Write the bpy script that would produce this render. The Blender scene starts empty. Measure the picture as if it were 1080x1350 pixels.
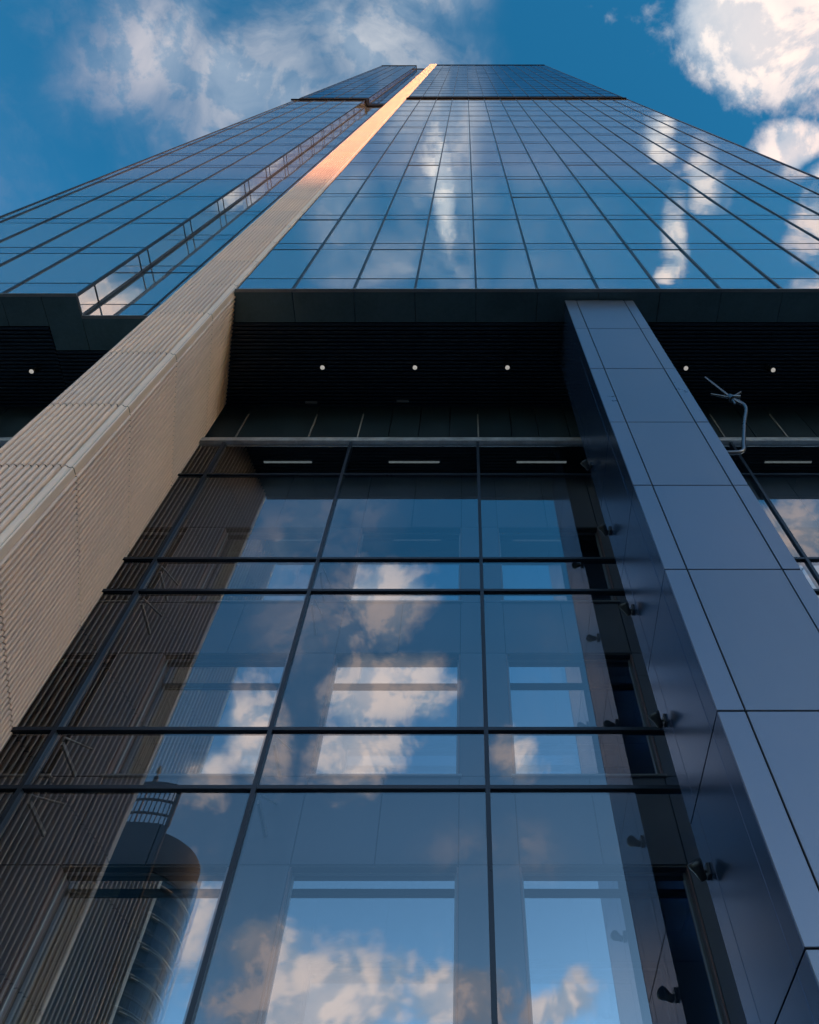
import bpy, bmesh, math, random
from math import radians, sin, cos, pi
from mathutils import Vector, Matrix
random.seed(7)
scene = bpy.context.scene
COL = scene.collection

# ------------------------------------------------------------------ camera
EYE = 1.6
cam = bpy.data.cameras.new('camera')
cam_ob = bpy.data.objects.new('camera', cam)
COL.objects.link(cam_ob)
cam.sensor_width = 36.0
cam.lens = 27.493
cam.shift_x = -74.0 / 1350.0
cam.clip_start = 0.03
cam.clip_end = 3000.0
cam_ob.location = (0, 0, EYE)
cam_ob.rotation_euler = (radians(90 + 58.492), 0, 0)
scene.camera = cam_ob

# ------------------------------------------------------------------ exposure, sampling
scene.view_settings.view_transform = 'Standard'
scene.view_settings.look = 'None'
scene.view_settings.exposure = 1.85
scene.view_settings.gamma = 1.0
scene.cycles.use_denoising = True
scene.cycles.max_bounces = 14
scene.cycles.glossy_bounces = 6
scene.cycles.transparent_max_bounces = 16
scene.cycles.caustics_reflective = False
scene.cycles.caustics_refractive = False
scene.cycles.sample_clamp_indirect = 6.0

# ------------------------------------------------------------------ sun
SUN_EL, SUN_ROT = 6.5, 133.0
sd = Vector((sin(radians(SUN_ROT)) * cos(radians(SUN_EL)), cos(radians(SUN_ROT)) * cos(radians(SUN_EL)), sin(radians(SUN_EL))))
sun = bpy.data.lights.new('sun', 'SUN')
sun.energy = 2.0
sun.angle = radians(1.6)
sun.color = (0.86, 0.30, 0.10)
sun_ob = bpy.data.objects.new('sun', sun)
COL.objects.link(sun_ob)
sun_ob.rotation_euler = (-sd).to_track_quat('-Z', 'Y').to_euler()
sun_ob.location = (120, -110, 60)

# ------------------------------------------------------------------ world: sky and clouds
world = bpy.data.worlds.new('World')
scene.world = world
world.use_nodes = True
NT = world.node_tree
NT.nodes.clear()


class G:
    """small helper to write node graphs"""
    def __init__(s, nt):
        s.nt = nt

    def n(s, typ, **kw):
        nd = s.nt.nodes.new(typ)
        for k, v in kw.items():
            if k.startswith('i_'):
                nd.inputs[k[2:].replace('_', ' ')].default_value = v
            else:
                setattr(nd, k, v)
        return nd

    def put(s, sock, v):
        if hasattr(v, 'is_output'):
            s.nt.links.new(v, sock)
        else:
            sock.default_value = v

    def m(s, op, a, b=0.0, c=0.0, clamp=False):
        nd = s.nt.nodes.new('ShaderNodeMath')
        nd.operation = op
        nd.use_clamp = clamp
        for k, v in enumerate((a, b, c)):
            s.put(nd.inputs[k], v)
        return nd.outputs[0]

    def vm(s, op, a, b=(0, 0, 0), out=0):
        nd = s.nt.nodes.new('ShaderNodeVectorMath')
        nd.operation = op
        s.put(nd.inputs[0], a)
        s.put(nd.inputs[1], b)
        return nd.outputs[out]

    def mix(s, fac, a, b, blend='MIX'):
        nd = s.nt.nodes.new('ShaderNodeMix')
        nd.data_type = 'RGBA'
        nd.blend_type = blend
        nd.clamp_factor = True
        s.put(nd.inputs[0], fac)
        s.put(nd.inputs[6], a)
        s.put(nd.inputs[7], b)
        return nd.outputs[2]

    def ramp(s, v, lo, hi, to0=0.0, to1=1.0, smooth=True):
        nd = s.nt.nodes.new('ShaderNodeMapRange')
        nd.interpolation_type = 'SMOOTHSTEP' if smooth else 'LINEAR'
        s.put(nd.inputs[0], v)
        for k, q in ((1, lo), (2, hi), (3, to0), (4, to1)):
            nd.inputs[k].default_value = q
        return nd.outputs[0]

    def noise(s, vec, scale, detail=6.0, rough=0.55, dist=0.0, out=0):
        nd = s.nt.nodes.new('ShaderNodeTexNoise')
        s.put(nd.inputs['Vector'], vec)
        nd.inputs['Scale'].default_value = scale
        nd.inputs['Detail'].default_value = detail
        nd.inputs['Roughness'].default_value = rough
        nd.inputs['Distortion'].default_value = dist
        return nd.outputs[out]


g = G(NT)
wout = g.n('ShaderNodeOutputWorld')
bg = g.n('ShaderNodeBackground')
bg.inputs['Strength'].default_value = 0.1
NT.links.new(bg.outputs[0], wout.inputs[0])
sky = g.n('ShaderNodeTexSky')
sky.sky_type = 'NISHITA'
sky.sun_disc = False
sky.sun_elevation = radians(SUN_EL)
sky.sun_rotation = radians(SUN_ROT)
sky.air_density = 1.0
sky.dust_density = 0.6
sky.ozone_density = 2.5
tc = g.n('ShaderNodeTexCoord')
dirv = tc.outputs['Generated']
sep = g.n('ShaderNodeSeparateXYZ')
NT.links.new(dirv, sep.inputs[0])
zz = g.m('MAXIMUM', sep.outputs[2], 0.0)
den = g.m('ADD', zz, 1.0)
comb = g.n('ShaderNodeCombineXYZ')
NT.links.new(g.m('DIVIDE', sep.outputs[0], den), comb.inputs[0])
NT.links.new(g.m('DIVIDE', sep.outputs[1], den), comb.inputs[1])
el1 = g.ramp(sep.outputs[2], 0.10, 0.55)
el2 = g.ramp(sep.outputs[2], 0.55, 0.96)
tint = g.mix(el1, (2.25, 2.15, 2.05, 1), (0.88, 0.93, 0.90, 1))      # dusk haze below, deep teal overhead
tint = g.mix(el2, tint, (0.17, 0.88, 1.03, 1))
skyc = g.mix(1.0, sky.outputs[0], tint, 'MULTIPLY')
q0 = comb.outputs[0]                      # stereographic sky map, zenith at the origin
# warp for the shapes of the banks
wv = g.noise(q0, 9.0, 4.0, 0.6, 0.0, out=1)
wv = g.vm('SUBTRACT', wv, (0.5, 0.5, 0.5))
wsc = g.n('ShaderNodeVectorMath', operation='SCALE')
NT.links.new(wv, wsc.inputs[0])
wsc.inputs['Scale'].default_value = 0.05
qw = g.vm('ADD', q0, wsc.outputs[0])
# cloud banks: centre (sky map), half axes, turn, weight
BANKS = [
    # overhead and ahead, seen directly
    (0.158, 0.002, 0.058, 0.036, 14, 1.15), (0.210, -0.010, 0.060, 0.040, 0, 1.1),
    (0.182, 0.054, 0.026, 0.014, -30, 1.1), (0.212, 0.068, 0.03, 0.020, -20, 1.0),
    (-0.165, 0.004, 0.050, 0.030, -30, 0.52), (-0.120, 0.020, 0.055, 0.032, -40, 0.58), (-0.090, 0.040, 0.03, 0.03, 0, 0.5),
    (-0.045, 0.000, 0.045, 0.035, 30, 0.56), (-0.02, 0.02, 0.03, 0.03, 0, 0.45),
    (0.250, 0.150, 0.06, 0.05, 0, 1.2), (0.232, -0.150, 0.045, 0.035, 0, 1.4),
    # a little behind the zenith, mirrored in the tower
    (-0.014, -0.040, 0.030, 0.045, 0, 0.60), (-0.012, -0.085, 0.026, 0.045, 0, 0.60), (-0.013, -0.118, 0.022, 0.025, 0, 0.58), (-0.014, -0.078, 0.014, 0.045, 0, 0.9),
    (0.128, -0.100, 0.011, 0.032, 12, 0.68), (0.145, -0.070, 0.015, 0.026, 20, 0.70), (0.113, -0.050, 0.014, 0.022, 0, 0.7), (0.127, -0.122, 0.009, 0.010, 0, 1.0),
    (0.205, -0.105, 0.020, 0.032, 0, 0.72), (0.185, -0.06, 0.02, 0.02, 0, 0.7),
    (-0.076, -0.085, 0.02, 0.03, 0, 0.5), (-0.06, -0.12, 0.03, 0.018, 0, 0.55),
    # lower behind the camera, mirrored in the lobby glass
    (-0.060, -0.345, 0.045, 0.042, 10, 0.95), (-0.060, -0.408, 0.060, 0.032, 10, 1.05), (-0.080, -0.452, 0.050, 0.028, 15, 1.0),
    (-0.105, -0.300, 0.05, 0.03, 30, 0.55), (-0.105, -0.615, 0.095, 0.040, 5, 1.15), (-0.010, -0.620, 0.050, 0.028, -10, 1.0), (-0.150, -0.575, 0.05, 0.03, 0, 0.85),
    (0.070, -0.625, 0.035, 0.022, 20, 1.0), (-0.150, -0.430, 0.032, 0.045, 0, 0.95), (-0.185, -0.455, 0.03, 0.03, 0, 0.8), (0.040, -0.450, 0.024, 0.028, 0, 0.95),
    (-0.2, -0.55, 0.03, 0.05, 0, 0.8), (-0.11, -0.36, 0.04, 0.05, 0, 0.55),
    (0.222, -0.285, 0.032, 0.035, 0, 1.0), (0.250, -0.320, 0.04, 0.04, 0, 0.9), (0.02, -0.52, 0.05, 0.02, 0, 0.5),
    # the rest of the sky
    (0.45, -0.40, 0.20, 0.12, 30, 0.9), (-0.5, -0.2, 0.2, 0.1, 60, 0.8), (0.5, 0.35, 0.22, 0.12, -40, 0.9), (-0.45, 0.4, 0.2, 0.15, 20, 0.8),
]


def banks(lst):
    fld = None
    for (bx_, by_, rx, ry, rot, wt) in lst:
        mp = g.n('ShaderNodeMapping', vector_type='TEXTURE')
        NT.links.new(qw, mp.inputs['Vector'])
        mp.inputs['Location'].default_value = (bx_, by_, 0)
        mp.inputs['Rotation'].default_value = (0, 0, radians(rot))
        mp.inputs['Scale'].default_value = (rx * 1.55, ry * 1.55, 1)
        ln = g.vm('LENGTH', mp.outputs[0], out=1)
        v = g.ramp(ln, 1.0, 0.0, 0.0, wt)
        fld = v if fld is None else g.m('MAXIMUM', fld, v)
    return fld


field = banks([b for b in BANKS if b[5] > 0.6])
veil = banks([b for b in BANKS if b[5] <= 0.6])
nz = g.noise(q0, 21.0, 12.0, 0.60, 0.25)
nz2 = g.noise(g.vm('ADD', q0, (3.1, 1.7, 0)), 60.0, 8.0, 0.62, 0.2)
nsum = g.m('ADD', g.m('MULTIPLY', nz, 0.7), g.m('MULTIPLY', nz2, 0.3))


def density(fld, ns):
    d = g.m('ADD', g.m('MULTIPLY', fld, 0.55), ns)
    return d


dens = density(field, nsum)
alpha = g.ramp(dens, 0.65, 0.92)
thin = g.m('MULTIPLY', g.ramp(g.noise(qw, 5.0, 9.0, 0.62, 0.6), 0.52, 0.78), 0.16)
alpha = g.m('MAXIMUM', alpha, thin)
wisp = g.ramp(g.noise(qw, 14.0, 9.0, 0.60, 0.5), 0.28, 0.72)
alpha = g.m('MAXIMUM', alpha, g.m('MULTIPLY', g.m('MULTIPLY', veil, 1.3, clamp=True), wisp))
# side light on the clouds: compare with the noise a step towards the sun
nzs = g.noise(g.vm('ADD', q0, (sd.x * 0.010, sd.y * 0.010, 0)), 21.0, 12.0, 0.60, 0.25)
lit = g.ramp(g.m('SUBTRACT', nz, nzs), -0.05, 0.05)
core = g.ramp(dens, 0.80, 1.15)
light = g.m('ADD', g.m('MULTIPLY', lit, 0.55), g.m('MULTIPLY', core, 0.45), clamp=True)
low = g.ramp(g.m('MULTIPLY', g.vm('LENGTH', q0, out=1), 1.0), 0.07, 0.30)      # nearer the horizon the clouds glow redder
c_hi = g.mix(low, (3.1, 2.85, 2.65, 1), (3.55, 2.55, 2.20, 1))
c_lo = g.mix(low, (1.35, 1.60, 1.90, 1), (1.30, 1.45, 1.75, 1))
cloudc = g.mix(light, c_lo, c_hi)
NT.links.new(g.mix(alpha, skyc, cloudc), bg.inputs['Color'])

# ------------------------------------------------------------------ materials
def material(name):
    m = bpy.data.materials.new(name)
    m.use_nodes = True
    nt = m.node_tree
    nt.nodes.clear()
    gg = G(nt)
    out = gg.n('ShaderNodeOutputMaterial')
    return m, gg, out


def coords(gg):
    return gg.n('ShaderNodeTexCoord').outputs['Object']


def wpos(gg):
    return gg.n('ShaderNodeNewGeometry').outputs['Position']


def painted(name, col, rough=0.45, metal=0.0, var=0.12, scale=1.3, bump=0.0, streak=0.0, ior=1.5):
    """coated metal or stone with uneven tone, weather streaks and gloss"""
    m, gg, out = material(name)
    b = gg.n('ShaderNodeBsdfPrincipled')
    p = wpos(gg)
    n1 = gg.noise(p, scale, 5, 0.6)
    n2 = gg.noise(p, scale * 14, 4, 0.6)
    f = gg.m('ADD', gg.m('MULTIPLY', n1, 0.7), gg.m('MULTIPLY', n2, 0.3))
    if streak:
        ps = gg.vm('MULTIPLY', p, (9.0, 9.0, 0.35))
        f = gg.m('ADD', gg.m('MULTIPLY', f, 1 - streak), gg.m('MULTIPLY', gg.noise(ps, 1.0, 5, 0.6), streak))
    k = gg.ramp(f, 0.3, 0.7, 1 - var, 1 + var)
    vm = gg.n('ShaderNodeVectorMath', operation='SCALE')
    vm.inputs[0].default_value = col
    nt = m.node_tree
    nt.links.new(k, vm.inputs['Scale'])
    nt.links.new(vm.outputs[0], b.inputs['Base Color'])
    nt.links.new(gg.ramp(f, 0.3, 0.7, rough * 0.85, min(1, rough * 1.15)), b.inputs['Roughness'])
    b.inputs['Metallic'].default_value = metal
    b.inputs['IOR'].default_value = ior
    if bump:
        bp = gg.n('ShaderNodeBump')
        bp.inputs['Strength'].default_value = bump
        bp.inputs['Distance'].default_value = 0.01
        nt.links.new(gg.noise(p, 1.6, 3, 0.5), bp.inputs['Height'])
        nt.links.new(bp.outputs[0], b.inputs['Normal'])
    nt.links.new(b.outputs[0], out.inputs[0])
    return m


def coated_glass(name, body, tint, base_refl, ior=1.6, wave=0.02, rough=0.0, see=None):
    """glass with a reflective coating; see = colour let through, None for opaque"""
    m, gg, out = material(name)
    nt = m.node_tree
    gl = gg.n('ShaderNodeBsdfGlossy')
    gl.inputs['Color'].default_value = (*tint, 1)
    gl.inputs['Roughness'].default_value = rough
    if wave:
        bp = gg.n('ShaderNodeBump')
        bp.inputs['Strength'].default_value = wave
        bp.inputs['Distance'].default_value = 0.05
        nt.links.new(gg.noise(wpos(gg), 0.9, 2, 0.5), bp.inputs['Height'])
        nt.links.new(bp.outputs[0], gl.inputs['Normal'])
    if see:
        under = gg.n('ShaderNodeBsdfTransparent')
        under.inputs['Color'].default_value = (*see, 1)
    else:
        under = gg.n('ShaderNodeBsdfDiffuse')
        under.inputs['Color'].default_value = (*body, 1)
    fr = gg.n('ShaderNodeFresnel')
    fr.inputs['IOR'].default_value = ior
    # symmetric for both faces of a single sheet
    geo = gg.n('ShaderNodeNewGeometry')
    dp = gg.n('ShaderNodeVectorMath', operation='DOT_PRODUCT')
    nt.links.new(geo.outputs['Normal'], dp.inputs[0])
    nt.links.new(geo.outputs['Incoming'], dp.inputs[1])
    c = gg.m('ABSOLUTE', dp.outputs['Value'])
    sch = gg.m('POWER', gg.m('SUBTRACT', 1.0, c), 5.0 if not see else 3.2)
    fac = gg.m('ADD', gg.m('MULTIPLY', sch, 1 - base_refl), base_refl, clamp=True)
    nt.nodes.remove(fr)
    mx = gg.n('ShaderNodeMixShader')
    nt.links.new(fac, mx.inputs[0])
    nt.links.new(under.outputs[0], mx.inputs[1])
    nt.links.new(gl.outputs[0], mx.inputs[2])
    nt.links.new(mx.outputs[0], out.inputs[0])
    return m


M = {
    'tower_glass': coated_glass('tower_glass', (0.25, 0.28, 0.30), (0.96, 0.99, 0.99), 0.66, wave=0.035),
    'spandrel_glass': coated_glass('spandrel_glass', (0.19, 0.22, 0.25), (0.93, 0.96, 0.98), 0.63, wave=0.035),
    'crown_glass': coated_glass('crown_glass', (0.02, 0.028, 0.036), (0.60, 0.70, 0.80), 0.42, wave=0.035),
    'lobby_glass': coated_glass('lobby_glass', (0, 0, 0), (0.78, 0.90, 1.0), 0.25, wave=0.008, see=(0.78, 0.86, 0.90)),
    'window_glass': coated_glass('window_glass', (0, 0, 0), (0.92, 0.97, 1.0), 0.72, wave=0.010, see=(0.62, 0.68, 0.66)),
    'far_glass': coated_glass('far_glass', (0.010, 0.026, 0.040), (0.42, 0.68, 0.82), 0.045, wave=0.05),
    'mullion': painted('mullion', (0.02, 0.026, 0.034), 0.35, 0.4, 0.1),
    'lobby_frame': painted('lobby_frame', (0.026, 0.042, 0.066), 0.32, 0.3, 0.1),
    'ledge': painted('ledge', (0.72, 0.74, 0.76), 0.35, 0.7, 0.2, 3.0),
    'dark_metal': painted('dark_metal', (0.018, 0.022, 0.026), 0.45, 0.2, 0.2),
    'core': painted('core', (0.010, 0.012, 0.015), 0.6),
    'soffit_slat': painted('soffit_slat', (0.011, 0.030, 0.055), 0.40, 0.3, 0.2),
    'soffit_panel': painted('soffit_panel', (0.085, 0.16, 0.19), 0.35, 0.3, 0.22, 0.8, streak=0.2),
    'upper_panel': painted('upper_panel', (0.016, 0.032, 0.042), 0.42, 0.2, 0.35, 1.2, streak=0.4),
    'joint_metal': painted('joint_metal', (0.30, 0.29, 0.27), 0.5, 0.4, 0.3, 3.0),
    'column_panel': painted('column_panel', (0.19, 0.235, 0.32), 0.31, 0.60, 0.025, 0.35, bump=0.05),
    'column_side_shaded': painted('column_side_shaded', (0.055, 0.105, 0.21), 0.22, 0.65, 0.06, 0.5, bump=0.05),  # same cladding as the front; its dark navy reflection is put into the colour
    'fin_rib': painted('fin_rib', (0.80, 0.615, 0.51), 0.42, 0.15, 0.07, 0.7, streak=0.3),
    'fin_rib_cool': painted('fin_rib_cool', (0.76, 0.60, 0.51), 0.44, 0.15, 0.08, 0.7, streak=0.4),
    'fin_rib_warm': painted('fin_rib_warm', (0.83, 0.63, 0.51), 0.40, 0.15, 0.08, 0.7, streak=0.35),
    'column_panel_worn': painted('column_panel_worn', (0.18, 0.225, 0.305), 0.33, 0.58, 0.03, 0.35, bump=0.05, streak=0.3),
    'fin_trim': painted('fin_trim', (0.88, 0.70, 0.575), 0.40, 0.15, 0.06, 0.7, streak=0.3),
    'fin_core': painted('fin_core', (0.030, 0.032, 0.038), 0.7),  # core behind the ribs, near black to put shade into their gaps
    'wall_panel': painted('wall_panel', (0.125, 0.145, 0.19), 0.45, 0.2, 0.05, 0.6),
    'wall_joint': painted('wall_joint', (0.06, 0.065, 0.07), 0.7),
    'jamb': painted('jamb', (0.24, 0.155, 0.155), 0.45, 0.3, 0.15),
    'window_frame': painted('window_frame', (0.30, 0.31, 0.33), 0.4, 0.4, 0.1),
    'curtain': painted('curtain', (0.80, 0.76, 0.42), 0.85, 0.0, 0.10, 4.0),
    'interior': painted('interior', (0.30, 0.29, 0.25), 0.8, 0.0, 0.1),
    'steel': painted('steel', (0.17, 0.18, 0.20), 0.28, 0.95, 0.1),
    'lamp_body': painted('lamp_body', (0.045, 0.055, 0.065), 0.35, 0.4, 0.1),
    'grey_metal': painted('grey_metal', (0.28, 0.29, 0.30), 0.40, 0.5, 0.15),
    'pale_band': painted('pale_band', (0.45, 0.42, 0.38), 0.45, 0.2, 0.1),
    'roof_metal': painted('roof_metal', (0.045, 0.055, 0.07), 0.6, 0.2, 0.1),
    'drum_metal': painted('drum_metal', (0.011, 0.018, 0.028), 0.6, 0.0, 0.1, ior=1.3),
    'belt_metal': painted('belt_metal', (0.006, 0.007, 0.010), 0.7, 0.0, 0.1, ior=1.2),
    'concrete': painted('concrete', (0.34, 0.33, 0.31), 0.8, 0.0, 0.15, 0.3),
    'brick': painted('brick', (0.28, 0.20, 0.16), 0.85, 0.0, 0.2, 0.4),
    'asphalt': painted('asphalt', (0.05, 0.05, 0.052), 0.85, 0.0, 0.25, 0.5),
    'paving': painted('paving', (0.30, 0.29, 0.28), 0.75, 0.0, 0.12, 0.8),
    'earth': painted('earth', (0.12, 0.12, 0.11), 0.9, 0.0, 0.2, 0.05),
    'white_paint': painted('white_paint', (0.75, 0.75, 0.73), 0.6, 0.0, 0.1),
}


def lamp_face(name, col, strength):
    m, gg, out = material(name)
    e = gg.n('ShaderNodeEmission')
    e.inputs['Color'].default_value = (*col, 1)
    nz_ = gg.noise(coords(gg), 25.0, 3, 0.5)
    m.node_tree.links.new(gg.ramp(nz_, 0.3, 0.7, strength * 0.85, strength * 1.15), e.inputs['Strength'])
    m.node_tree.links.new(e.outputs[0], out.inputs[0])
    return m


M['lamp_lens'] = lamp_face('lamp_lens', (1.0, 0.95, 0.88), 0.11)
M['tube_light'] = lamp_face('tube_light', (0.80, 0.90, 0.92), 0.055)


# ------------------------------------------------------------------ mesh helpers
class MB:
    def __init__(s):
        s.v, s.f, s.smooth, s.mi = [], [], [], []

    def add(s, vs, fs, smooth=False, mi=0):
        o = len(s.v)
        s.v += [tuple(p) for p in vs]
        for f in fs:
            s.f.append([o + i for i in f])
            s.smooth.append(smooth)
            s.mi.append(mi)
        return s

    def box(s, x0, x1, y0, y1, z0, z1, b=0.0, mi=0):
        if b <= 0:
            vs = [(x, y, z) for z in (z0, z1) for y in (y0, y1) for x in (x0, x1)]
            fs = [(0, 2, 3, 1), (4, 5, 7, 6), (0, 1, 5, 4), (2, 6, 7, 3), (0, 4, 6, 2), (1, 3, 7, 5)]
            return s.add(vs, fs, mi=mi)
        bm = bmesh.new()
        bmesh.ops.create_cube(bm, size=1.0, matrix=Matrix.Translation(((x0 + x1) / 2, (y0 + y1) / 2, (z0 + z1) / 2)) @ Matrix.Diagonal((x1 - x0, y1 - y0, z1 - z0, 1)))
        bmesh.ops.bevel(bm, geom=bm.edges[:], offset=b, segments=1, affect='EDGES', profile=0.5)
        bm.verts.index_update()
        s.add([v.co[:] for v in bm.verts], [[v.index for v in f.verts] for f in bm.faces], mi=mi)
        bm.free()
        return s

    def prism(s, poly, z0, z1, mi=0):
        n = len(poly)
        vs = [(x, y, z0) for x, y in poly] + [(x, y, z1) for x, y in poly]
        fs = [(i, (i + 1) % n, n + (i + 1) % n, n + i) for i in range(n)]
        fs += [tuple(range(n - 1, -1, -1)), tuple(range(n, 2 * n))]
        return s.add(vs, fs, mi=mi)

    def strip(s, line, z0, z1, smooth=True, mi=0):
        n = len(line)
        vs = [(x, y, z0) for x, y in line] + [(x, y, z1) for x, y in line]
        return s.add(vs, [(i, i + 1, n + i + 1, n + i) for i in range(n - 1)], smooth, mi)

    def tube(s, pts, r, seg=12, caps=True, mi=0):
        """r is one radius or a list of radii"""
        pts = [Vector(p) for p in pts]
        rs = r if isinstance(r, (list, tuple)) else [r] * len(pts)
        vs, up = [], None
        for i, p in enumerate(pts):
            t = (pts[min(i + 1, len(pts) - 1)] - pts[max(i - 1, 0)]).normalized()
            if up is None:
                up = t.orthogonal().normalized()
            else:
                up = (up - t * up.dot(t)).normalized()
            sd_ = t.cross(up)
            for k in range(seg):
                a = 2 * pi * k / seg
                vs.append(p + (up * cos(a) + sd_ * sin(a)) * rs[i])
        fs = []
        for i in range(len(pts) - 1):
            for k in range(seg):
                fs.append((i * seg + k, i * seg + (k + 1) % seg, (i + 1) * seg + (k + 1) % seg, (i + 1) * seg + k))
        s.add(vs, fs, True, mi)
        if caps:
            s.add(vs[:seg], [tuple(range(seg - 1, -1, -1))], False, mi)
            s.add(vs[-seg:], [tuple(range(seg))], False, mi)
        return s

    def mesh(s, name, mat):
        me = bpy.data.meshes.new(name)
        me.from_pydata(s.v, [], s.f)
        me.polygons.foreach_set('use_smooth', s.smooth)
        for mm in (mat if isinstance(mat, (list, tuple)) else [mat]):
            me.materials.append(mm)
        me.polygons.foreach_set('material_index', s.mi)
        me.update()
        return me

    def build(s, name, mat, parent=None, loc=None):
        o = bpy.data.objects.new(name, s.mesh(name, mat))
        COL.objects.link(o)
        o.parent = parent
        if loc:
            o.location = loc
        return o


def inst(name, me, parent, loc, rot=(0, 0, 0), scale=None):
    o = bpy.data.objects.new(name, me)
    COL.objects.link(o)
    o.parent = parent
    o.location = loc
    o.rotation_euler = rot
    if scale:
        o.scale = scale
    return o


def tag(o, label, cat, group=None):
    o['label'] = label
    o['category'] = cat
    if group:
        o['group'] = group
    return o


def thing(name, label, cat, loc=(0, 0, 0), group=None, rot=(0, 0, 0)):
    o = bpy.data.objects.new(name, None)
    COL.objects.link(o)
    o.location = loc
    o.rotation_euler = rot
    o.empty_display_size = 0.3
    return tag(o, label, cat, group)


def structure(o):
    o['kind'] = 'structure'
    return o


# ------------------------------------------------------------------ the ground
structure(MB().add([(-1500, -1500, -0.16), (1500, -1500, -0.16), (1500, 1500, -0.16), (-1500, 1500, -0.16)], [(0, 1, 2, 3)]).build('ground', M['earth']))
structure(MB().add([(-400, -34, -0.14), (400, -34, -0.14), (400, -12, -0.14), (-400, -12, -0.14)], [(0, 1, 2, 3)]).build('road', M['asphalt']))
mk = MB()
for k in range(-30, 31):
    mk.add([(k * 6, -23.08, -0.136), (k * 6 + 3, -23.08, -0.136), (k * 6 + 3, -22.92, -0.136), (k * 6, -22.92, -0.136)], [(0, 1, 2, 3)])
structure(mk.build('road_markings', M['white_paint']))
structure(MB().box(-400, 400, -11.8, 36, -0.5, 0.0).build('pavement', M['paving']))
structure(MB().box(-400, 400, -12.0, -11.8, -0.5, 0.004).build('kerb', M['concrete']))

# ------------------------------------------------------------------ main dimensions
ZS = 21.78                  # underside of the tower
YT = 5.68                   # tower glass, right of the fin
YL = 5.80                   # tower glass, left block
YB = 6.38                   # tower glass, set back beside the fin
XN = -10.09                 # corner of the left block
XL, XR = -17.15, 16.12      # tower ends
YG = 8.775                  # outer lobby glass
ZG = 19.2                   # top of the outer glass
YW = 9.81                   # inner wall face
YI = 9.98                   # inner window glass
TOP = 186.0
BELT0, BELT1 = 90.2, 92.6

tower = thing('glass_skyscraper', 'soaring dark blue glass office tower with a beige ribbed fin and grey clad column', 'skyscraper', (0, 0, 0))

# ---- tower core (keeps the blocks opaque behind the glass)
MB().prism([(XL + 0.05, YL + 0.05), (XN - 0.05, YL + 0.05), (XN - 0.05, YB + 0.05), (-6.9, YB + 0.05), (-6.9, YT + 0.06), (XR - 0.05, YT + 0.06), (XR - 0.05, 36), (XL + 0.05, 36)],
           ZS + 0.16, TOP - 0.3).build('tower_body', M['core'], tower)

# ---- curtain wall
FLOOR = 4.5
rows = [(ZS + 0.05, 22.93, 's')]
z = 22.97
first = True
while z < TOP:
    zt = 26.28 if first else z + 3.66
    first = False
    rows.append((z, min(zt, TOP), 'v'))
    rows.append((zt + 0.04, min(zt + 0.80, TOP), 's'))
    z = zt + 0.84
floor_lines = [22.95]
for (a, b, t_) in rows[1:]:
    floor_lines.append(b + 0.02)


def clip_rows():
    for (a, b, t_) in rows:
        if b > BELT0 and a < BELT0:
            yield a, BELT0, t_
        elif a < BELT1 and b > BELT1:
            yield BELT1, b, t_
        elif b <= BELT0 or a >= BELT1:
            if b - a > 0.1:
                yield a, b, t_


mull_r = [0.27 + 1.585 * k for k in range(-3, 10)]
edges_r = [-5.93] + mull_r + [XR]
edges_l = [XL, -16.70, -15.15, -13.60, -12.05, XN]
edges_b = [XN + 0.06, -8.5, -7.25]
cw = MB().box(-5.97, -5.90, YT + 0.02, YT + 0.06, ZS + 0.03, TOP).build('curtain_wall', M['dark_metal'], tower)
panes = []     # x0, x1, y, z0, z1, type
for ed, y in ((edges_r, YT), (edges_l, YL), (edges_b, YB)):
    for i in range(len(ed) - 1):
        for (a, b, t_) in clip_rows():
            panes.append((ed[i], ed[i + 1], y, a, b, t_))
NEAR = []
for p in panes:
    xm, zm = (p[0] + p[1]) / 2, (p[3] + p[4]) / 2
    d2 = xm * xm + p[2] * p[2] + (zm - EYE) ** 2
    size = (p[1] - p[0]) * (p[4] - p[3]) * p[2] / d2 ** 1.5
    inside = abs(xm - 0.8) < 9.5 * (zm / 22.0)
    NEAR.append((-(size if inside else size * 0.02), p))
NEAR.sort(key=lambda t: t[0])
mesh_cache = {}
for k, (_, p) in enumerate(NEAR[:100]):
    w, h = p[1] - p[0] - 0.02, p[4] - p[3]
    key = (round(w, 2), round(h, 2), p[5])
    if key not in mesh_cache:
        mesh_cache[key] = MB().box(-w / 2, w / 2, 0, 0.03, 0, h).mesh('glass_pane', M['tower_glass' if p[5] == 'v' else 'spandrel_glass'])
    inst('glass_pane', mesh_cache[key], cw, ((p[0] + p[1]) / 2, p[2], p[3]), (random.gauss(0, 0.0014), 0, random.gauss(0, 0.0018)))
rest = MB()
for _, p in NEAR[100:]:
    x0, x1, y, a, b, t_ = p
    tx, tz = random.gauss(0, 0.0014), random.gauss(0, 0.0018)
    hw, hh = (x1 - x0) / 2, (b - a) / 2
    def yy(sx, sz):
        return y + sx * hw * tz + sz * hh * tx
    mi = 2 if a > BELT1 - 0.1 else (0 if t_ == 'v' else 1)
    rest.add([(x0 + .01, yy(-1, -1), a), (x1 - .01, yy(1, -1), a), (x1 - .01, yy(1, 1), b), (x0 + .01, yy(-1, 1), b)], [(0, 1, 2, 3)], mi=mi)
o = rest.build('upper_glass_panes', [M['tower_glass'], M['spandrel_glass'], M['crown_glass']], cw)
o['kind'] = 'stuff'
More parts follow.
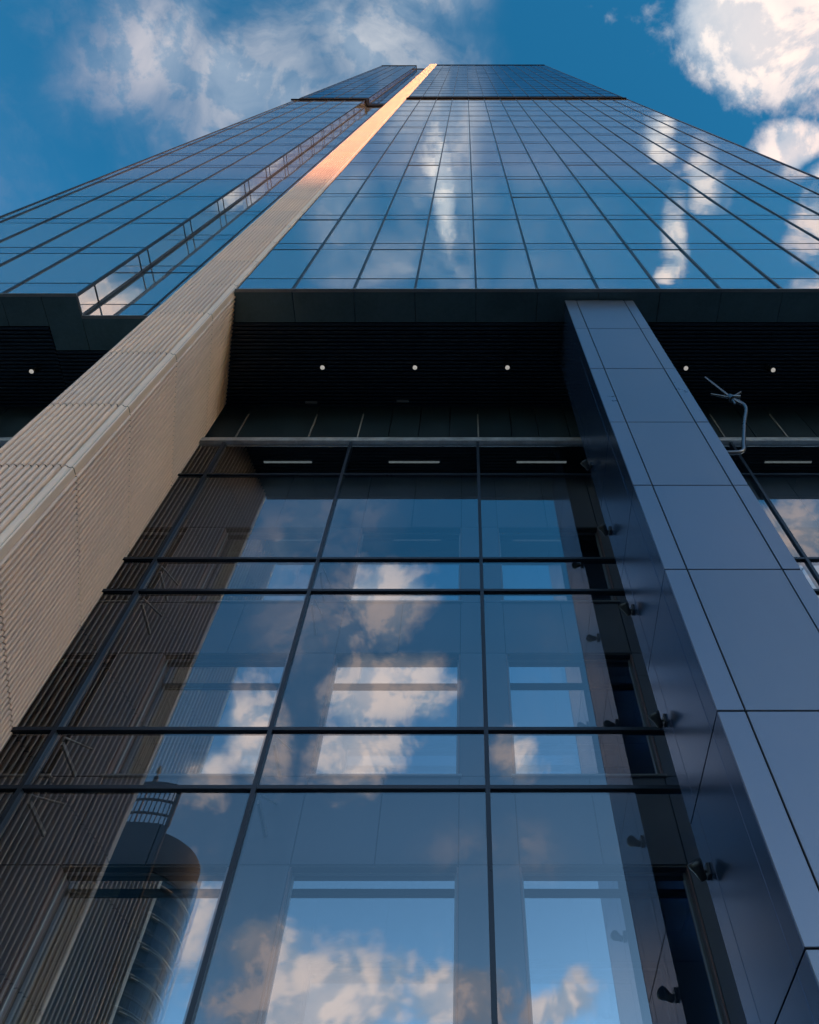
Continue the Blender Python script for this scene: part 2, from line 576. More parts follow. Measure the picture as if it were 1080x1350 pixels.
# side face of the left block, looking into the notch
for (a, b, t_) in list(clip_rows())[:16]:
    MB().add([(XN, YL + 0.03, a), (XN, YB - 0.06, a), (XN, YB - 0.06, b), (XN, YL + 0.03, b)], [(0, 1, 2, 3)]).build('notch_pane', M['tower_glass'], cw)
ret = MB()
for (a, b, t_) in list(clip_rows())[16:]:
    ret.add([(XN, YL + 0.03, a), (XN, YB - 0.06, a), (XN, YB - 0.06, b), (XN, YL + 0.03, b)], [(0, 1, 2, 3)])
ret.build('upper_notch_panes', M['tower_glass'], cw)['kind'] = 'stuff'
MB().box(XN - 0.06, XN + 0.05, YB - 0.055, YB + 0.04, ZS + 0.02, TOP).build('corner_channel', M['dark_metal'], cw)
# end faces of the tower
for xx, nm in ((XR, 'end_wall'), (XL, 'end_wall')):
    e = MB()
    for (a, b, t_) in clip_rows():
        for k in range(18):
            y0 = YT + 0.1 + k * 1.68
            e.add([(xx, y0 + .03, a), (xx, y0 + 1.65, a), (xx, y0 + 1.65, b), (xx, y0 + .03, b)], [(0, 1, 2, 3)])
    e.build(nm, M['tower_glass'], tower)


def mullion(x, y, w=0.054, proud=0.034, z0=ZS + 0.03):
    m_ = MB()
    m_.box(x - w / 2, x + w / 2, y - proud, y + 0.05, z0, BELT0)
    m_.box(x - w / 2, x + w / 2, y - proud, y + 0.05, BELT1, TOP)
    m_.build('mullion', M['mullion'], cw)


for x in mull_r:
    mullion(x, YT)
mullion(XR, YT, 0.09)
for x in edges_l[:-1]:
    mullion(x, YL)
mullion(XN, YL, 0.05, 0.03)
mullion(-8.5, YB, 0.035, 0.03)

def floor_rail(zl, mb):
    h, pr = 0.015, 0.008
    mb.box(-5.93, XR, YT - pr, YT + 0.04, zl - h, zl + h)
    mb.box(XL, XN, YL - pr, YL + 0.04, zl - h, zl + h)
    mb.box(XN + 0.002, XN + 0.015, YL + 0.06, YB - 0.06, zl - 0.025, zl + 0.025)
    mb.box(XN + 0.06, -7.25, YB - pr, YB + 0.04, zl - h, zl + h)


lines = [zl for zl in floor_lines if not (BELT0 - 0.1 < zl < BELT1 + 0.1) and zl < TOP - 0.3]
for zl in lines[:48]:
    mb = MB()
    floor_rail(zl, mb)
    mb.build('floor_rail', M['mullion'], cw)
mb = MB()
for zl in lines[48:]:
    floor_rail(zl, mb)
mb.build('floor_rail', M['mullion'], cw)
# dark belt half way up, and the parapet
b_ = MB()
b_.box(-5.95, XR + 0.02, YT - 0.12, YT + 0.05, BELT0, BELT0 + 0.45)
b_.box(-5.95, XR, YT + 0.012, YT + 0.05, BELT0 + 0.45, BELT1)
b_.box(XL - 0.4, XN + 0.10, YL - 0.12, YL + 0.03, BELT0, BELT0 + 0.45)
b_.box(XL, XN, YL + 0.012, YL + 0.03, BELT0 + 0.45, BELT1)
b_.box(XN + 0.002, XN + 0.10, YL + 0.032, YB - 0.14, BELT0, BELT1)
b_.box(XN + 0.102, -7.2, YB - 0.12, YB + 0.03, BELT0, BELT1)
b_.build('service_belt', M['belt_metal'], tower)
b_ = MB()
b_.box(-5.9, XR + 0.05, YT - 0.10, YT + 0.6, TOP, TOP + 0.5)
b_.box(XL - 0.05, XN + 0.05, YL - 0.10, YL + 0.6, TOP, TOP + 0.5)
b_.box(XN + 0.06, -7.2, YB - 0.10, YB + 0.6, TOP, TOP + 0.5)
b_.build('parapet', M['belt_metal'], tower)
# thin bright drip edge under the glass
b_ = MB()
b_.box(-5.95, XR, YT - 0.055, YT + 0.03, ZS - 0.01, ZS + 0.025)
b_.box(XL, XN + 0.03, YL - 0.055, YL + 0.03, ZS - 0.01, ZS + 0.025)
b_.box(XN + 0.002, XN + 0.05, YL + 0.032, YB - 0.06, ZS - 0.01, ZS + 0.025)
b_.box(XN + 0.002, -7.2, YB - 0.056, YB + 0.03, ZS - 0.01, ZS + 0.025)
b_.build('drip_edge', M['grey_metal'], tower)

# ---- soffit: dark border panels, louvre slats
soff = MB()
soff.box(-7.0, XR, YT + 0.05, 9.2, ZS + 0.10, ZS + 0.15).box(XL, XN - 0.02, YL + 0.04, 9.2, ZS + 0.10, ZS + 0.15).box(XN - 0.019, -7.001, YB + 0.04, 9.2, ZS + 0.10, ZS + 0.15).build('soffit', M['core'], tower)
sf = bpy.data.objects['soffit']


def panel_row(xs, y0, y1, mb):
    for i in range(len(xs) - 1):
        mb.box(xs[i] + 0.006, xs[i + 1] - 0.006, y0, y1, ZS + random.uniform(-0.001, 0.002), ZS + 0.09, 0.004)


for xs, y0, y1 in (([-6.2] + [0.27 + 1.585 * k for k in range(-4, 11)], YT + 0.035, 6.505),
                   ([XL] + [-16.70, -15.15, -13.60, -12.05], YL + 0.035, 6.61),
                   ([-12.05, -11.0], YL + 0.035, 6.61),
                   ([-11.0, XN - 0.002], YL + 0.035, 7.275),
                   ([XN + 0.004, -8.5, -7.1], YB + 0.035, 7.275)):
    for i in range(len(xs) - 1):
        pb = MB()
        panel_row(xs[i:i + 2], y0, y1, pb)
        pb.build('border_panel', M['soffit_panel'], sf)
sl = MB()
for (x0, x1, ya) in ((-6.9, XR, 6.53), (-17.1, -11.02, 6.64), (-11.0, -7.1, 7.30)):
    y = ya
    while y < 8.88:
        sl.box(x0, x1, y, y + 0.062, ZS - 0.012, ZS + 0.055)
        y += 0.105
sl.build('slat', M['soffit_slat'], sf)
sb = MB()
for x, y in ((-4.30, 8.78), (-1.75, 8.74)):
    sb.box(x - 0.17, x + 0.17, y - 0.035, y + 0.035, ZS - 0.03, ZS - 0.013, 0.004)
sb.build('slot_vent', M['grey_metal'], sf)

# ---- dark upper wall between the louvres and the lobby glass
uw = MB()
ux = [-17.1, -15.9, -14.3, -12.7, -11.1, -9.6, -7.9, -5.93, -4.05, -2.79, -2.0, -1.22, -0.42, 0.33, 1.2, 1.9, 2.7, 3.5, 4.3, 5.1, 5.9, 6.67, 7.5, 8.3, 9.1, 9.9, 11.5, 13.1, 14.6, 16.1]
for i in range(len(ux) - 1):
    uw.box(ux[i] + 0.012, ux[i + 1] - 0.012, 8.90 + random.uniform(0, 0.006), 8.96, 19.46, ZS + 0.10, 0.004)
uwo = uw.build('upper_wall', M['upper_panel'], tower)
for x in (-5.93, -4.05, -2.79, 0.33, 6.67, 8.3):
    MB().box(x - 0.018, x + 0.018, 8.872, 8.898, 19.46, 21.2).build('joint_strip', M['joint_metal'], uwo)
MB().box(-17.1, 16.1, 8.965, 9.0, 19.46, ZS + 0.10).build('backing_board', M['core'], uwo)

# ---- outer lobby glass
RAILS = [0.0]
RAILS = [0.25, 0.98, 4.30, 5.36, 8.705, 9.749, 13.108, 14.129, 17.533]
lob_x = [0.30 + 3.17 * k for k in range(-6, 6)]
lob = MB().box(-17.1, 16.1, YG - 0.06, YG + 0.06, 0.0, 0.2).build('lobby_glass_wall', M['lobby_frame'], tower)
lw = 3.17
for i, x in enumerate([lob_x[0] - 3.17] + lob_x):
    x0, x1 = max(x, -17.1), min(x + 3.17, 16.1)
    if x1 - x0 < 0.2:
        continue
    zs_ = RAILS + [ZG]
    for j in range(len(zs_) - 1):
        p = MB().add([(-(x1 - x0) / 2, 0, 0), ((x1 - x0) / 2, 0, 0), ((x1 - x0) / 2, 0, zs_[j + 1] - zs_[j]), (-(x1 - x0) / 2, 0, zs_[j + 1] - zs_[j])], [(0, 1, 2, 3)])
        p.build('glass_pane', M['lobby_glass'], lob, ((x0 + x1) / 2, YG, zs_[j])).rotation_euler = (random.gauss(0, 0.0006), 0, random.gauss(0, 0.0008))
for x in lob_x:
    m_ = MB()
    m_.box(x - 0.032, x + 0.032, YG - 0.05, YG - 0.004, 0.2, ZG + 0.1)
    m_.box(x - 0.025, x + 0.025, YG + 0.004, YG + 0.16, 0.2, ZG)
    m_.build('mullion', M['lobby_frame'], lob)
for k, zr in enumerate(RAILS):
    r_ = MB()
    t_ = 0.030 if zr != 17.533 else 0.022
    r_.box(-17.1, 16.1, YG - 0.045, YG - 0.004, zr - t_, zr + t_)
    if zr != 17.533:
        r_.box(-17.1, 16.1, YG + 0.004, YG + 0.085, zr - 0.02, zr + 0.04)
    r_.build('rail', M['lobby_frame'], lob)
lg = MB()
lg.box(-17.1, 16.1, YG - 0.09, YG + 0.02, ZG, ZG + 0.10, 0.01)
lg.box(-17.1, 16.1, YG - 0.05, YG + 0.10, ZG + 0.12, ZG + 0.26, 0.01)
lg.build('top_ledge', M['ledge'], lob)
# brackets between the two skins
for x in lob_x:
    bk = MB()
    for zr in RAILS[1:-1]:
        bk.box(x - 0.02, x + 0.02, YG + 0.31, YW - 0.005, zr + 0.0, zr + 0.06)
        bk.tube([(x + 0.05, YG + 0.2, zr + 0.05), (x + 0.05, YW - 0.02, zr + 0.55)], 0.018, 8)
    bk.build('bracket', M['grey_metal'], lob)

# ---- inner wall with windows
WP, WW = 3.17, 2.325
wx = [0.745 + WP * k for k in range(-6, 5)]
tops = [3.93, 8.27, 12.60, 16.93]
WH = 2.82
inner = MB()
zs_ = [0.0]
for tz in tops:
    zs_ += [tz - WH, tz]
zs_.append(19.44)
ends = [-17.1] + [v for x in wx for v in (x, x + WW)] + [16.1]
joint = 0.008
for j in range(len(zs_) - 1):
    a, b = zs_[j], zs_[j + 1]
    band = (j % 2 == 0)
    for i in range(len(ends) - 1):
        x0, x1 = ends[i], ends[i + 1]
        if x1 - x0 < 0.05:
            continue
        is_win = (i % 2 == 1)
        if not band and is_win:
            continue
        if band and is_win:
            xm = (x0 + x1) / 2
            inner.box(x0 + joint, xm - joint, YW, YW + 0.05, a + joint, b - joint, 0.004)
            inner.box(xm + joint, x1 - joint, YW, YW + 0.05, a + joint, b - joint, 0.004)
        else:
            inner.box(x0 + joint, x1 - joint, YW, YW + 0.05, a + joint, b - joint, 0.004)
inw = inner.build('inner_wall', M['wall_panel'], tower)
back = MB()
for j in range(len(zs_) - 1):
    a, b = zs_[j], zs_[j + 1]
    for i in range(len(ends) - 1):
        if j % 2 == 1 and i % 2 == 1:
            continue
        back.box(ends[i], ends[i + 1], YW + 0.052, YI + 0.12, a, b)
back.build('wall_backing', M['wall_joint'], inw)
MB().box(-17.1, 16.1, 8.97, YI + 0.3, 19.445, 19.50).build('cavity_ceiling', M['dark_metal'], inw)
# floors and rear walls of the rooms
rm = MB()
for k, tz in enumerate(tops):
    rm.box(-17.1, 16.1, YI + 0.13, 15.0, tz + 0.35, tz + 0.7)
rm.box(-17.1, 16.1, 15.0, 15.2, 0, 19.4)
rm.build('room_shell', M['interior'], inw)
# each window
fr = MB()
t = 0.03
fr.box(0.05, WW - 0.05, YI - 0.03 - YI, 0.05, 0, t)
fr.box(0.05, WW - 0.05, -0.03, 0.05, WH - t, WH)
fr.box(0, 0.05, -0.03, 0.05, 0, WH)
fr.box(WW - 0.05, WW, -0.03, 0.05, 0, WH)
me_frame = fr.mesh('window_frame', M['window_frame'])
me_pane = MB().add([(0.05, 0.0, t), (WW - 0.05, 0.0, t), (WW - 0.05, 0.0, WH - t), (0.05, 0.0, WH - t)], [(0, 1, 2, 3)]).mesh('pane', M['window_glass'])
me_sill = MB().box(-0.04, WW + 0.04, YW - YI - 0.05, -0.035, -0.03, 0.012, 0.006).mesh('sill', M['window_frame'])
jm = MB()
jm.box(-0.002, 0.022, YW - YI + 0.01, -0.035, 0.014, WH - 0.03)
jm.box(WW - 0.022, WW + 0.002, YW - YI + 0.01, -0.035, 0.014, WH - 0.03)
me_jamb = jm.mesh('jamb', M['jamb'])
me_head = MB().box(0.0, WW, YW - YI + 0.012, -0.035, WH - 0.028, WH - 0.004).mesh('head', M['wall_joint'])
cu = MB()
line = [(0.10 + 0.02 * i, 0.16 + 0.035 * sin(i * 1.15)) for i in range(36)]
cu.strip(line, 0.06, WH - 0.06)
me_curt = cu.mesh('curtain', M['curtain'])
for k, tz in enumerate(tops):
    for i, x in enumerate(wx):
        w = inst('window', me_frame, inw, (x, YI, tz - WH))
        inst('pane', me_pane, w, (0, 0, 0), (random.gauss(0, 0.0006), 0, random.gauss(0, 0.0006)))
        inst('sill', me_sill, w, (0, 0, 0))
        inst('jamb', me_jamb, w, (0, 0, 0))
        inst('head', me_head, w, (0, 0, 0))
        if x < -3 or x > 3:
            inst('curtain', me_curt, w, (0 if x < -3 else 0.9, 0, 0))

# ---- the ribbed fin
PITCH = 0.1145
FX0, FX1, FYF = -7.37, -6.13, 5.645        # ribbed front from x0 to x1
fin_joints = [4.9, 7.3, 9.72, 12.12, 14.40, 17.04, 19.74, 22.2]
lo = [0.1, 2.5]
while fin_joints[-1] < 190:
    fin_joints.append(fin_joints[-1] + 2.45)
fin_joints = lo + fin_joints
FTOP = fin_joints[-1]
fin = MB().prism([(-7.40, FYF + 0.03), (-6.05, FYF + 0.03), (-6.03, 5.80), (-6.775, 8.90), (-9.20, 8.90)], 0.0, ZS + 0.1).prism(
    [(-7.38, FYF + 0.03), (-6.05, FYF + 0.03), (-6.02, YT + 0.03), (-6.4, YB + 0.2), (-7.38, YB + 0.2)], ZS + 0.11, FTOP).build('ribbed_fin', M['fin_core'], tower)
D = 0.080


def rib(p, q, nrm, deep=D, wide=1.0, saw=None):
    """rounded rib profile from p to q standing D proud along nrm"""
    p, q, nrm = Vector(p), Vector(q), Vector(nrm)
    out = []
    for t_, h in saw if saw else ((0.0, 0.0), (0.02, 0.40), (0.08, 0.74), (0.20, 0.94), (0.34, 1.0), (0.48, 0.96), (0.60, 0.80), (0.67, 0.52), (0.70, 0.24), (0.715, 0.0)):
        out.append(tuple(p.lerp(q, t_ * wide) + nrm * (h * deep)))
    return out


SAW = ((0.0, 0.0), (0.03, 0.50), (0.10, 0.82), (0.22, 0.98), (0.38, 1.0), (0.54, 0.99), (0.63, 0.90), (0.68, 0.62), (0.70, 0.30), (0.715, 0.0))
front = MB()
n_f = round((FX1 - FX0) / PITCH)
side = MB()
sA, sB = Vector((-6.005, 5.80)), Vector((-6.74, 8.86))
sdir = (sB - sA).normalized()
snrm = Vector((-sdir.y, sdir.x)) * -1
if snrm.x < 0:
    snrm = -snrm
n_s = round((sB - sA).length / PITCH)
trim = MB()
for j in range(len(fin_joints) - 1):
    a, b = fin_joints[j] + 0.011, fin_joints[j + 1] - 0.011
    tone, tone2 = random.randrange(3), random.randrange(3)
    for i in range(n_f):
        x0 = FX0 + (FX1 - FX0) * i / n_f
        x1 = FX0 + (FX1 - FX0) * (i + 1) / n_f
        front.strip(rib((x0, FYF + 0.026), (x1, FYF + 0.026), (0, -1)), a, b, mi=tone)
    if a < ZS:
        for i in range(n_s):
            p = sA.lerp(sB, i / n_s)
            q = sA.lerp(sB, (i + 1) / n_s)
            side.strip(rib(p, q, snrm, 0.058, 0.78, SAW), a, min(b, ZS), mi=tone2)
    # corner trim: a cove beside the ribs, then a flat strip round the corner
    prof = [(FX1 + 0.002, FYF + 0.026), (FX1 + 0.012, FYF - 0.025), (FX1 + 0.03, FYF - 0.032), (FX1 + 0.055, FYF - 0.024), (FX1 + 0.075, FYF + 0.0),
            (FX1 + 0.10, FYF + 0.012), (FX1 + 0.125, FYF + 0.004)]
    trim.strip(prof, a, b)
    y1 = 5.79 if a < ZS else YT + 0.03
    trim.strip([(FX1 + 0.131, FYF + 0.004), (FX1 + 0.152, FYF + 0.02)], a, b, False)
    trim.strip([(FX1 + 0.152, FYF + 0.02), (FX1 + 0.150, y1 if b < ZS + 1 else y1)], a, b, False)
front.build('front_cladding', [M['fin_rib'], M['fin_rib_cool'], M['fin_rib_warm']], fin)
side.build('side_cladding', [M['fin_rib'], M['fin_rib_cool'], M['fin_rib_warm']], fin)
trim.build('corner_trim', M['fin_trim'], fin)
lf = MB().prism([(-7.43, FYF + 0.02), (-7.405, FYF + 0.02), (-9.18, 8.86), (-9.22, 8.86)], 0.1, ZS - 0.03)
lf.build('rear_cladding', M['fin_trim'], fin)

# ---- the clad column
CX0, CX1, CY0, CY1 = 2.57, 4.33, 5.906, 7.72
col_j = [0.05, 2.45, 4.92, 7.35, 9.82, 12.02, 14.30, 16.90, 19.45, ZS - 0.03]
colm = MB().box(CX0 + 0.03, CX1 - 0.03, CY0 + 0.03, CY1 - 0.03, 0.0, ZS - 0.002).build('clad_column', M['core'], tower)
cf, cs = MB(), MB()
gp = 0.009
for j in range(len(col_j) - 1):
    a, b = col_j[j] + gp, col_j[j + 1] - gp
    for (x0, x1) in ((CX0, 2.86), (2.86, 4.09), (4.09, CX1)):
        l = gp if x0 != CX0 else 0.0
        r = gp if x1 != CX1 else 0.0
        tilt = random.uniform(-0.002, 0.002)
        cf.box(x0 + l, x1 - r, CY0 + tilt, CY0 + 0.028, a, b, 0.005, mi=int(random.random() < 0.35))
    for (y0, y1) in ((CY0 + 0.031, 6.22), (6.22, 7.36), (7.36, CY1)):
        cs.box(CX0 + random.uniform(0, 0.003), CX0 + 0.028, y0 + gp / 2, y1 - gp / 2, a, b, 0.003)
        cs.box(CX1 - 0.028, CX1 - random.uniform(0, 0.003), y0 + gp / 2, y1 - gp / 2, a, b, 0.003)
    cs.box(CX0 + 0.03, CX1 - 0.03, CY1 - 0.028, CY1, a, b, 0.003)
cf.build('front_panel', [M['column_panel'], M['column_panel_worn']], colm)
cs.build('side_panel', M['column_side_shaded'], colm)

# ------------------------------------------------------------------ soffit spotlights
def spotlight(loc, label):
    t_ = thing('soffit_spotlight', label, 'spotlight', loc, 'spotlights under the tower')
    h = MB()
    h.tube([(0, 0.0, 0.0), (0, 0.0, -0.02)], 0.075, 16)
    h.tube([(0, 0, -0.02), (0, 0.0, -0.10)], 0.016, 8)
    h.build('mounting', M['lamp_body'], t_)
    ax = Vector((0.02, -0.22, -0.97)).normalized()
    c0 = Vector((0, 0.03, -0.06))
    h = MB()
    h.tube([c0, c0 + ax * 0.02, c0 + ax * 0.30], [0.045, 0.066, 0.070], 18)
    h.build('housing', M['lamp_body'], t_)
    h = MB()
    h.tube([c0 + ax * 0.301, c0 + ax * 0.318], [0.058, 0.052], 18)
    h.build('lens', M['lamp_lens'], t_)


for x, y, lb in ((-3.83, 7.66, 'small round spotlight on the dark louvred soffit, nearest the ribbed fin on its inner side'),
                 (-1.36, 7.66, 'small round spotlight on the soffit, middle of the three between fin and column'),
                 (1.11, 7.66, 'small round spotlight on the soffit just left of the grey column'),
                 (5.88, 7.68, 'small round spotlight on the soffit just right of the grey column'),
                 (8.22, 7.73, 'small round spotlight on the soffit farthest right, above the bent steel pipe'),
                 (-11.63, 7.77, 'lone small spotlight on the soffit beyond the outer side of the ribbed fin')):
    spotlight((x, y, ZS - 0.012), lb)

# linear lights hung in the cavity behind the top of the lobby glass
for x0, x1, lb in ((-5.20, -3.93, 'slim tube light behind the lobby glass, next to the ribbed fin'),
                   (-1.99, -0.65, 'slim tube light behind the lobby glass, between the two tall mullions'),
                   (1.29, 2.61, 'slim tube light behind the lobby glass, beside the inner side of the column'),
                   (7.66, 8.90, 'slim tube light behind the lobby glass, right of the column under the bent pipe')):
    t_ = thing('tube_light', lb, 'tube light', ((x0 + x1) / 2, 9.40, 19.44), 'tube lights behind the lobby glass')
    hw = (x1 - x0) / 2
    MB().box(-hw, hw, -0.035, 0.035, -0.05, 0.0, 0.005).build('housing', M['grey_metal'], t_)
    MB().box(-hw + 0.02, hw - 0.02, -0.028, 0.028, -0.062, -0.051, 0.003).build('diffuser', M['tube_light'], t_)


# ------------------------------------------------------------------ floodlights on the column's side
def floodlight(loc, label):
    t_ = thing('column_floodlight', label, 'floodlight', loc, "floodlights up the column's inner side")
    MB().box(-0.03, 0.0, -0.06, 0.06, -0.07, 0.07, 0.006).tube([(-0.02, 0, 0), (-0.08, 0, 0.0), (-0.11, 0, 0.02)], 0.016, 8).build('arm', M['lamp_body'], t_)
    ax = Vector((-0.45, -0.55, 0.65)).normalized()
    c0 = Vector((-0.10, 0.0, -0.02))
    pr = [(-0.10, 0.035), (-0.085, 0.06), (0.02, 0.075), (0.10, 0.105), (0.15, 0.115), (0.155, 0.10), (0.12, 0.09)]
    MB().tube([c0 + ax * a * 0.8 for a, _ in pr], [r * 0.70 for _, r in pr], 20).build('housing', M['lamp_body'], t_)
    MB().tube([c0 + ax * 0.097, c0 + ax * 0.103], 0.060, 20).build('lens', M['dark_metal'], t_)


for zf, lb in ((15.70, 'dark cone floodlight on the column side, highest of the five by the top glass rail'),
               (13.26, 'dark cone floodlight on the column side, second from the top'),
               (11.03, 'dark cone floodlight halfway up the inner side of the column'),
               (8.77, 'dark cone floodlight on the column side, second from the bottom'),
               (6.65, 'dark cone floodlight on the column side, lowest and largest looking of the five')):
    floodlight((CX0, 7.54, zf), lb)

# ------------------------------------------------------------------ bent pipe with a spiked head
t_ = thing('bent_pipe', 'bent steel pipe with a spiky star head, sticking out from the right of the column', 'pipe', (CX1, 6.2, 13.68))
pts = []
ctrl = [(-0.01, 0, 0), (0.30, 0, 0.0), (0.44, 0, 0.03), (0.53, 0, 0.14), (0.58, 0, 0.32), (0.86, 0.0, 1.20), (1.05, 0, 1.72), (1.10, 0, 1.92), (1.10, 0, 2.06), (1.04, 0, 2.20), (0.97, 0, 2.34)]
for i in range(len(ctrl) - 1):
    p0, p1, p2, p3 = [Vector(ctrl[max(0, min(len(ctrl) - 1, i + k))]) for k in (-1, 0, 1, 2)]
    for s_ in range(6):
        u = s_ / 6
        pts.append(0.5 * ((2 * p1) + (-p0 + p2) * u + (2 * p0 - 5 * p1 + 4 * p2 - p3) * u * u + (-p0 + 3 * p1 - 3 * p2 + p3) * u ** 3))
pts.append(Vector(ctrl[-1]))
MB().tube(pts, 0.038, 14).build('pipe_arm', M['steel'], t_)
MB().tube([(-0.012, 0, 0), (0.03, 0, 0)], 0.11, 18).build('wall_flange', M['steel'], t_)
hd = Vector((0.96, 0, 2.37))
h = MB().tube([hd + Vector((0.01, 0, -0.06)), hd + Vector((-0.02, 0, 0.08))], [0.075, 0.06], 14)
h.tube([hd + Vector((0.0, -0.02, 0.0)), hd + Vector((0.16, -0.03, -0.03))], 0.05, 10)
h.build('hub', M['steel'], t_)
for d in ((-0.32, -0.10, 0.85), (-0.36, 0.0, 0.20), (0.32, 0.05, 0.42), (-0.06, -0.05, -0.42)):
    sp = MB()
    sp.tube([hd, hd + Vector(d) * 0.6, hd + Vector(d)], [0.026, 0.026, 0.020], 8)
    sp.build('spike', M['steel'], t_)

# ------------------------------------------------------------------ the round tower across the street (seen mirrored in the lobby glass)
RX, RY = -95.8, -194.5
rt = thing('round_tower', 'dark round glass tower mirrored in the lower lobby glass', 'tower', (RX, RY, 0))
R = 18.0


def ring(mb, r0, r1, z0, z1, a0=0.0, a1=2 * pi, n=72, mi=0, smooth=True, ctr=(0, 0)):
    vs, fs = [], []
    for i in range(n + 1):
        a = a0 + (a1 - a0) * i / n
        for (r, z_) in ((r0, z0), (r1, z0), (r1, z1), (r0, z1)):
            vs.append((ctr[0] + r * cos(a), ctr[1] + r * sin(a), z_))
    for i in range(n):
        for k in range(4):
            fs.append((i * 4 + k, i * 4 + (k + 1) % 4, (i + 1) * 4 + (k + 1) % 4, (i + 1) * 4 + k))
    mb.add(vs, fs, smooth, mi)


def drum(mb, r, z0, z1, n=72, ctr=(0, 0), mi=0):
    vs = [(ctr[0] + r * cos(2 * pi * i / n), ctr[1] + r * sin(2 * pi * i / n), zz_) for zz_ in (z0, z1) for i in range(n)]
    mb.add(vs, [(i, (i + 1) % n, n + (i + 1) % n, n + i) for i in range(n)], True, mi)
    mb.add(vs[n:], [tuple(range(n))], False, mi)
    mb.add(vs[:n], [tuple(range(n - 1, -1, -1))], False, mi)


b_ = MB()
drum(b_, R - 1.2, 0, 134, 96)
b_.build('shaft', M['far_glass'], rt)
for k in range(34):
    b_ = MB()
    ring(b_, R - 1.22, R - 1.12, 3.9 * k + 2.0, 3.9 * k + 2.7, radians(-20), radians(200))
    b_.build('floor_band', M['roof_metal'], rt)
for k in range(26):
    a = radians(-10 + 190 * k / 25)
    c_, s_ = cos(a), sin(a)
    MB().tube([((R - 1.15) * c_, (R - 1.15) * s_, 0), ((R - 1.15) * c_, (R - 1.15) * s_, 133.5)], 0.09, 4).build('vertical_fin', M['roof_metal'], rt)
for k in range(17):
    b_ = MB()
    ring(b_, R - 0.6, R + 0.02, 7.8 * k + 6.0, 7.8 * k + 6.22, radians(-75), radians(46), 40)
    b_.build('balcony_band', M['pale_band'], rt)
    b_ = MB()
    ring(b_, R - 1.15, R - 0.95, 7.8 * k + 4.2, 7.8 * k + 4.5, radians(82), radians(175), 40)
    b_.build('balcony_band', M['grey_metal'], rt)
b_ = MB()
sc = [((R + 0.1) * cos(radians(a)), (R + 0.1) * sin(radians(a))) for a in range(-60, 42, 3)]
for i in range(len(sc) - 1):
    t0 = 139.5 - 0.06 * max(0, i - 18) ** 2
    t1 = 139.5 - 0.06 * max(0, i - 17) ** 2
    b_.add([(*sc[i], 0), (*sc[i + 1], 0), (*sc[i + 1], t1), (*sc[i], t0)], [(0, 1, 2, 3)], True)
b_.build('glass_screen', coated_glass('screen_glass', (0, 0, 0), (0.8, 0.9, 1.0), 0.035, wave=0.0, see=(0.50, 0.62, 0.68)), rt)
b_ = MB()
drum(b_, R - 0.9, 134.01, 146, 96)
b_.build('roof_drum', M['drum_metal'], rt)
# tall crown screen on the street side: glass below, open lattice above
arc = [radians(a) for a in range(58, 170, 4)]
n = len(arc)
CR = R + 0.5


def crown_band(z0f, z1f, th):
    vs, fs = [], []
    for i, a in enumerate(arc):
        for r_ in (CR, CR + th):
            vs += [(r_ * cos(a), r_ * sin(a), z0f(i)), (r_ * cos(a), r_ * sin(a), z1f(i))]
    for i in range(n - 1):
        o_, p_ = i * 4, (i + 1) * 4
        fs += [(o_, p_, p_ + 1, o_ + 1), (o_ + 2, o_ + 3, p_ + 3, p_ + 2), (o_ + 1, p_ + 1, p_ + 3, o_ + 3), (o_, o_ + 2, p_ + 2, p_)]
    e_ = (n - 1) * 4
    fs += [(0, 1, 3, 2), (e_, e_ + 2, e_ + 3, e_ + 1)]
    return MB().add(vs, fs)


crown_top = lambda i: 161.5 - 2.5 * i / n
crown_low = lambda i: 147.0 - 2.0 * i / n
cro = crown_band(lambda i: 0.0, crown_low, 0.4).build('crown_screen', M['far_glass'], rt)
for f0, f1 in ((0.90, 1.0), (0.52, 0.565), (0.20, 0.24)):
    crown_band(lambda i: crown_low(i) + (crown_top(i) - crown_low(i)) * f0, lambda i: crown_low(i) + (crown_top(i) - crown_low(i)) * f1, 0.5).build('lattice_rail', M['drum_metal'], cro)
for i, a in enumerate(arc):
    w_ = 0.75 if i == 0 else 0.17
    r_ = CR + 0.25
    MB().tube([(r_ * cos(a), r_ * sin(a), crown_low(i)), (r_ * cos(a), r_ * sin(a), crown_top(i) - 0.1)], w_, 6).build('lattice_post', M['drum_metal'], cro)
a = arc[0]
MB().tube([((CR + 0.3) * cos(a), (CR + 0.3) * sin(a), 0), ((CR + 0.3) * cos(a), (CR + 0.3) * sin(a), 147)], 0.45, 8).build('edge_post', M['drum_metal'], cro)
a = radians(88)
mx_, my_ = (R - 1) * cos(a), (R - 1) * sin(a)
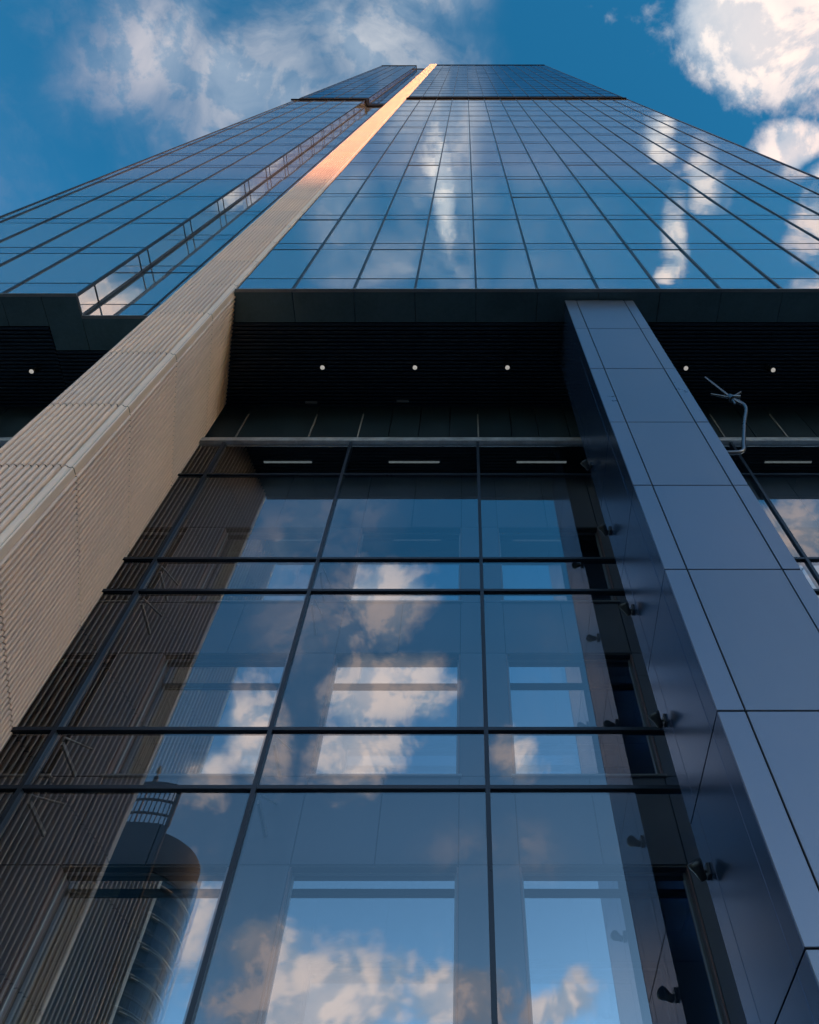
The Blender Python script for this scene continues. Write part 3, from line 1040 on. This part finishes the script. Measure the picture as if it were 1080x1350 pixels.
ms = MB().tube([(mx_, my_, 146), (mx_, my_, 161.5), (mx_, my_, 161.7), (mx_, my_, 164), (mx_, my_, 164.2), (mx_, my_, 165.5), (mx_, my_, 165.7), (mx_, my_, 168)], [0.3, 0.3, 0.8, 0.7, 0.3, 0.3, 0.7, 0.5], 8)
ms.build('mast', M['roof_metal'], rt)


# ------------------------------------------------------------------ unseen office blocks, added behind the camera and next door to shade the facade
def shade_office_block(x0, x1, y0, y1, h, mat, label):
    t_ = thing('shade_office_block', label, 'building', ((x0 + x1) / 2, (y0 + y1) / 2, 0), 'unseen office blocks that shade the facade')
    hx, hy = (x1 - x0) / 2, (y1 - y0) / 2
    w_ = MB().box(-hx, hx, -hy, hy, 0, h).build('wall', M[mat], t_)
    MB().box(-hx - 0.3, hx + 0.3, -hy - 0.3, hy + 0.3, h, h + 0.9, 0.05).build('roof', M['roof_metal'], t_)
    wn = MB()
    nz_, nx_ = int(h // 3.8), int((x1 - x0) // 3.2)
    for k in range(nz_):
        for i in range(nx_):
            x_ = -hx + 0.8 + i * 3.2
            wn.box(x_, x_ + 1.9, hy - 0.05, hy + 0.03, 3.8 * k + 1.0, 3.8 * k + 3.0)
    o_ = wn.build('window_rows', M['far_glass'], t_)
    o_['kind'] = 'stuff'


for args in ((-40, 20, -240, -206, 58, 'brick', 'unseen brown brick office block beside the round tower, in the shading row across the street'),
             (40, 120, -245, -205, 66, 'concrete', 'unseen pale concrete office block in the shading row across the street'),
             (122, 190, -240, -203, 74.5, 'brick', 'unseen tall brown office block, added across the street to shade the lower tower'),
             (190.5, 262, -240, -203, 74.5, 'concrete', 'unseen tall pale slab office block, added across the street to shade the lower tower'),
             (34, 80, -8, 40, 52, 'brick', 'unseen brown block added next door to block low sky light, far side of the column'),
             (-90, -36, -8, 40, 56, 'concrete', 'unseen pale block added next door to block low sky light, beyond the ribbed fin'),
             (264, 340, -245, -205, 70, 'brick', 'unseen long brown office block in the shading row, far down the street')):
    shade_office_block(*args)
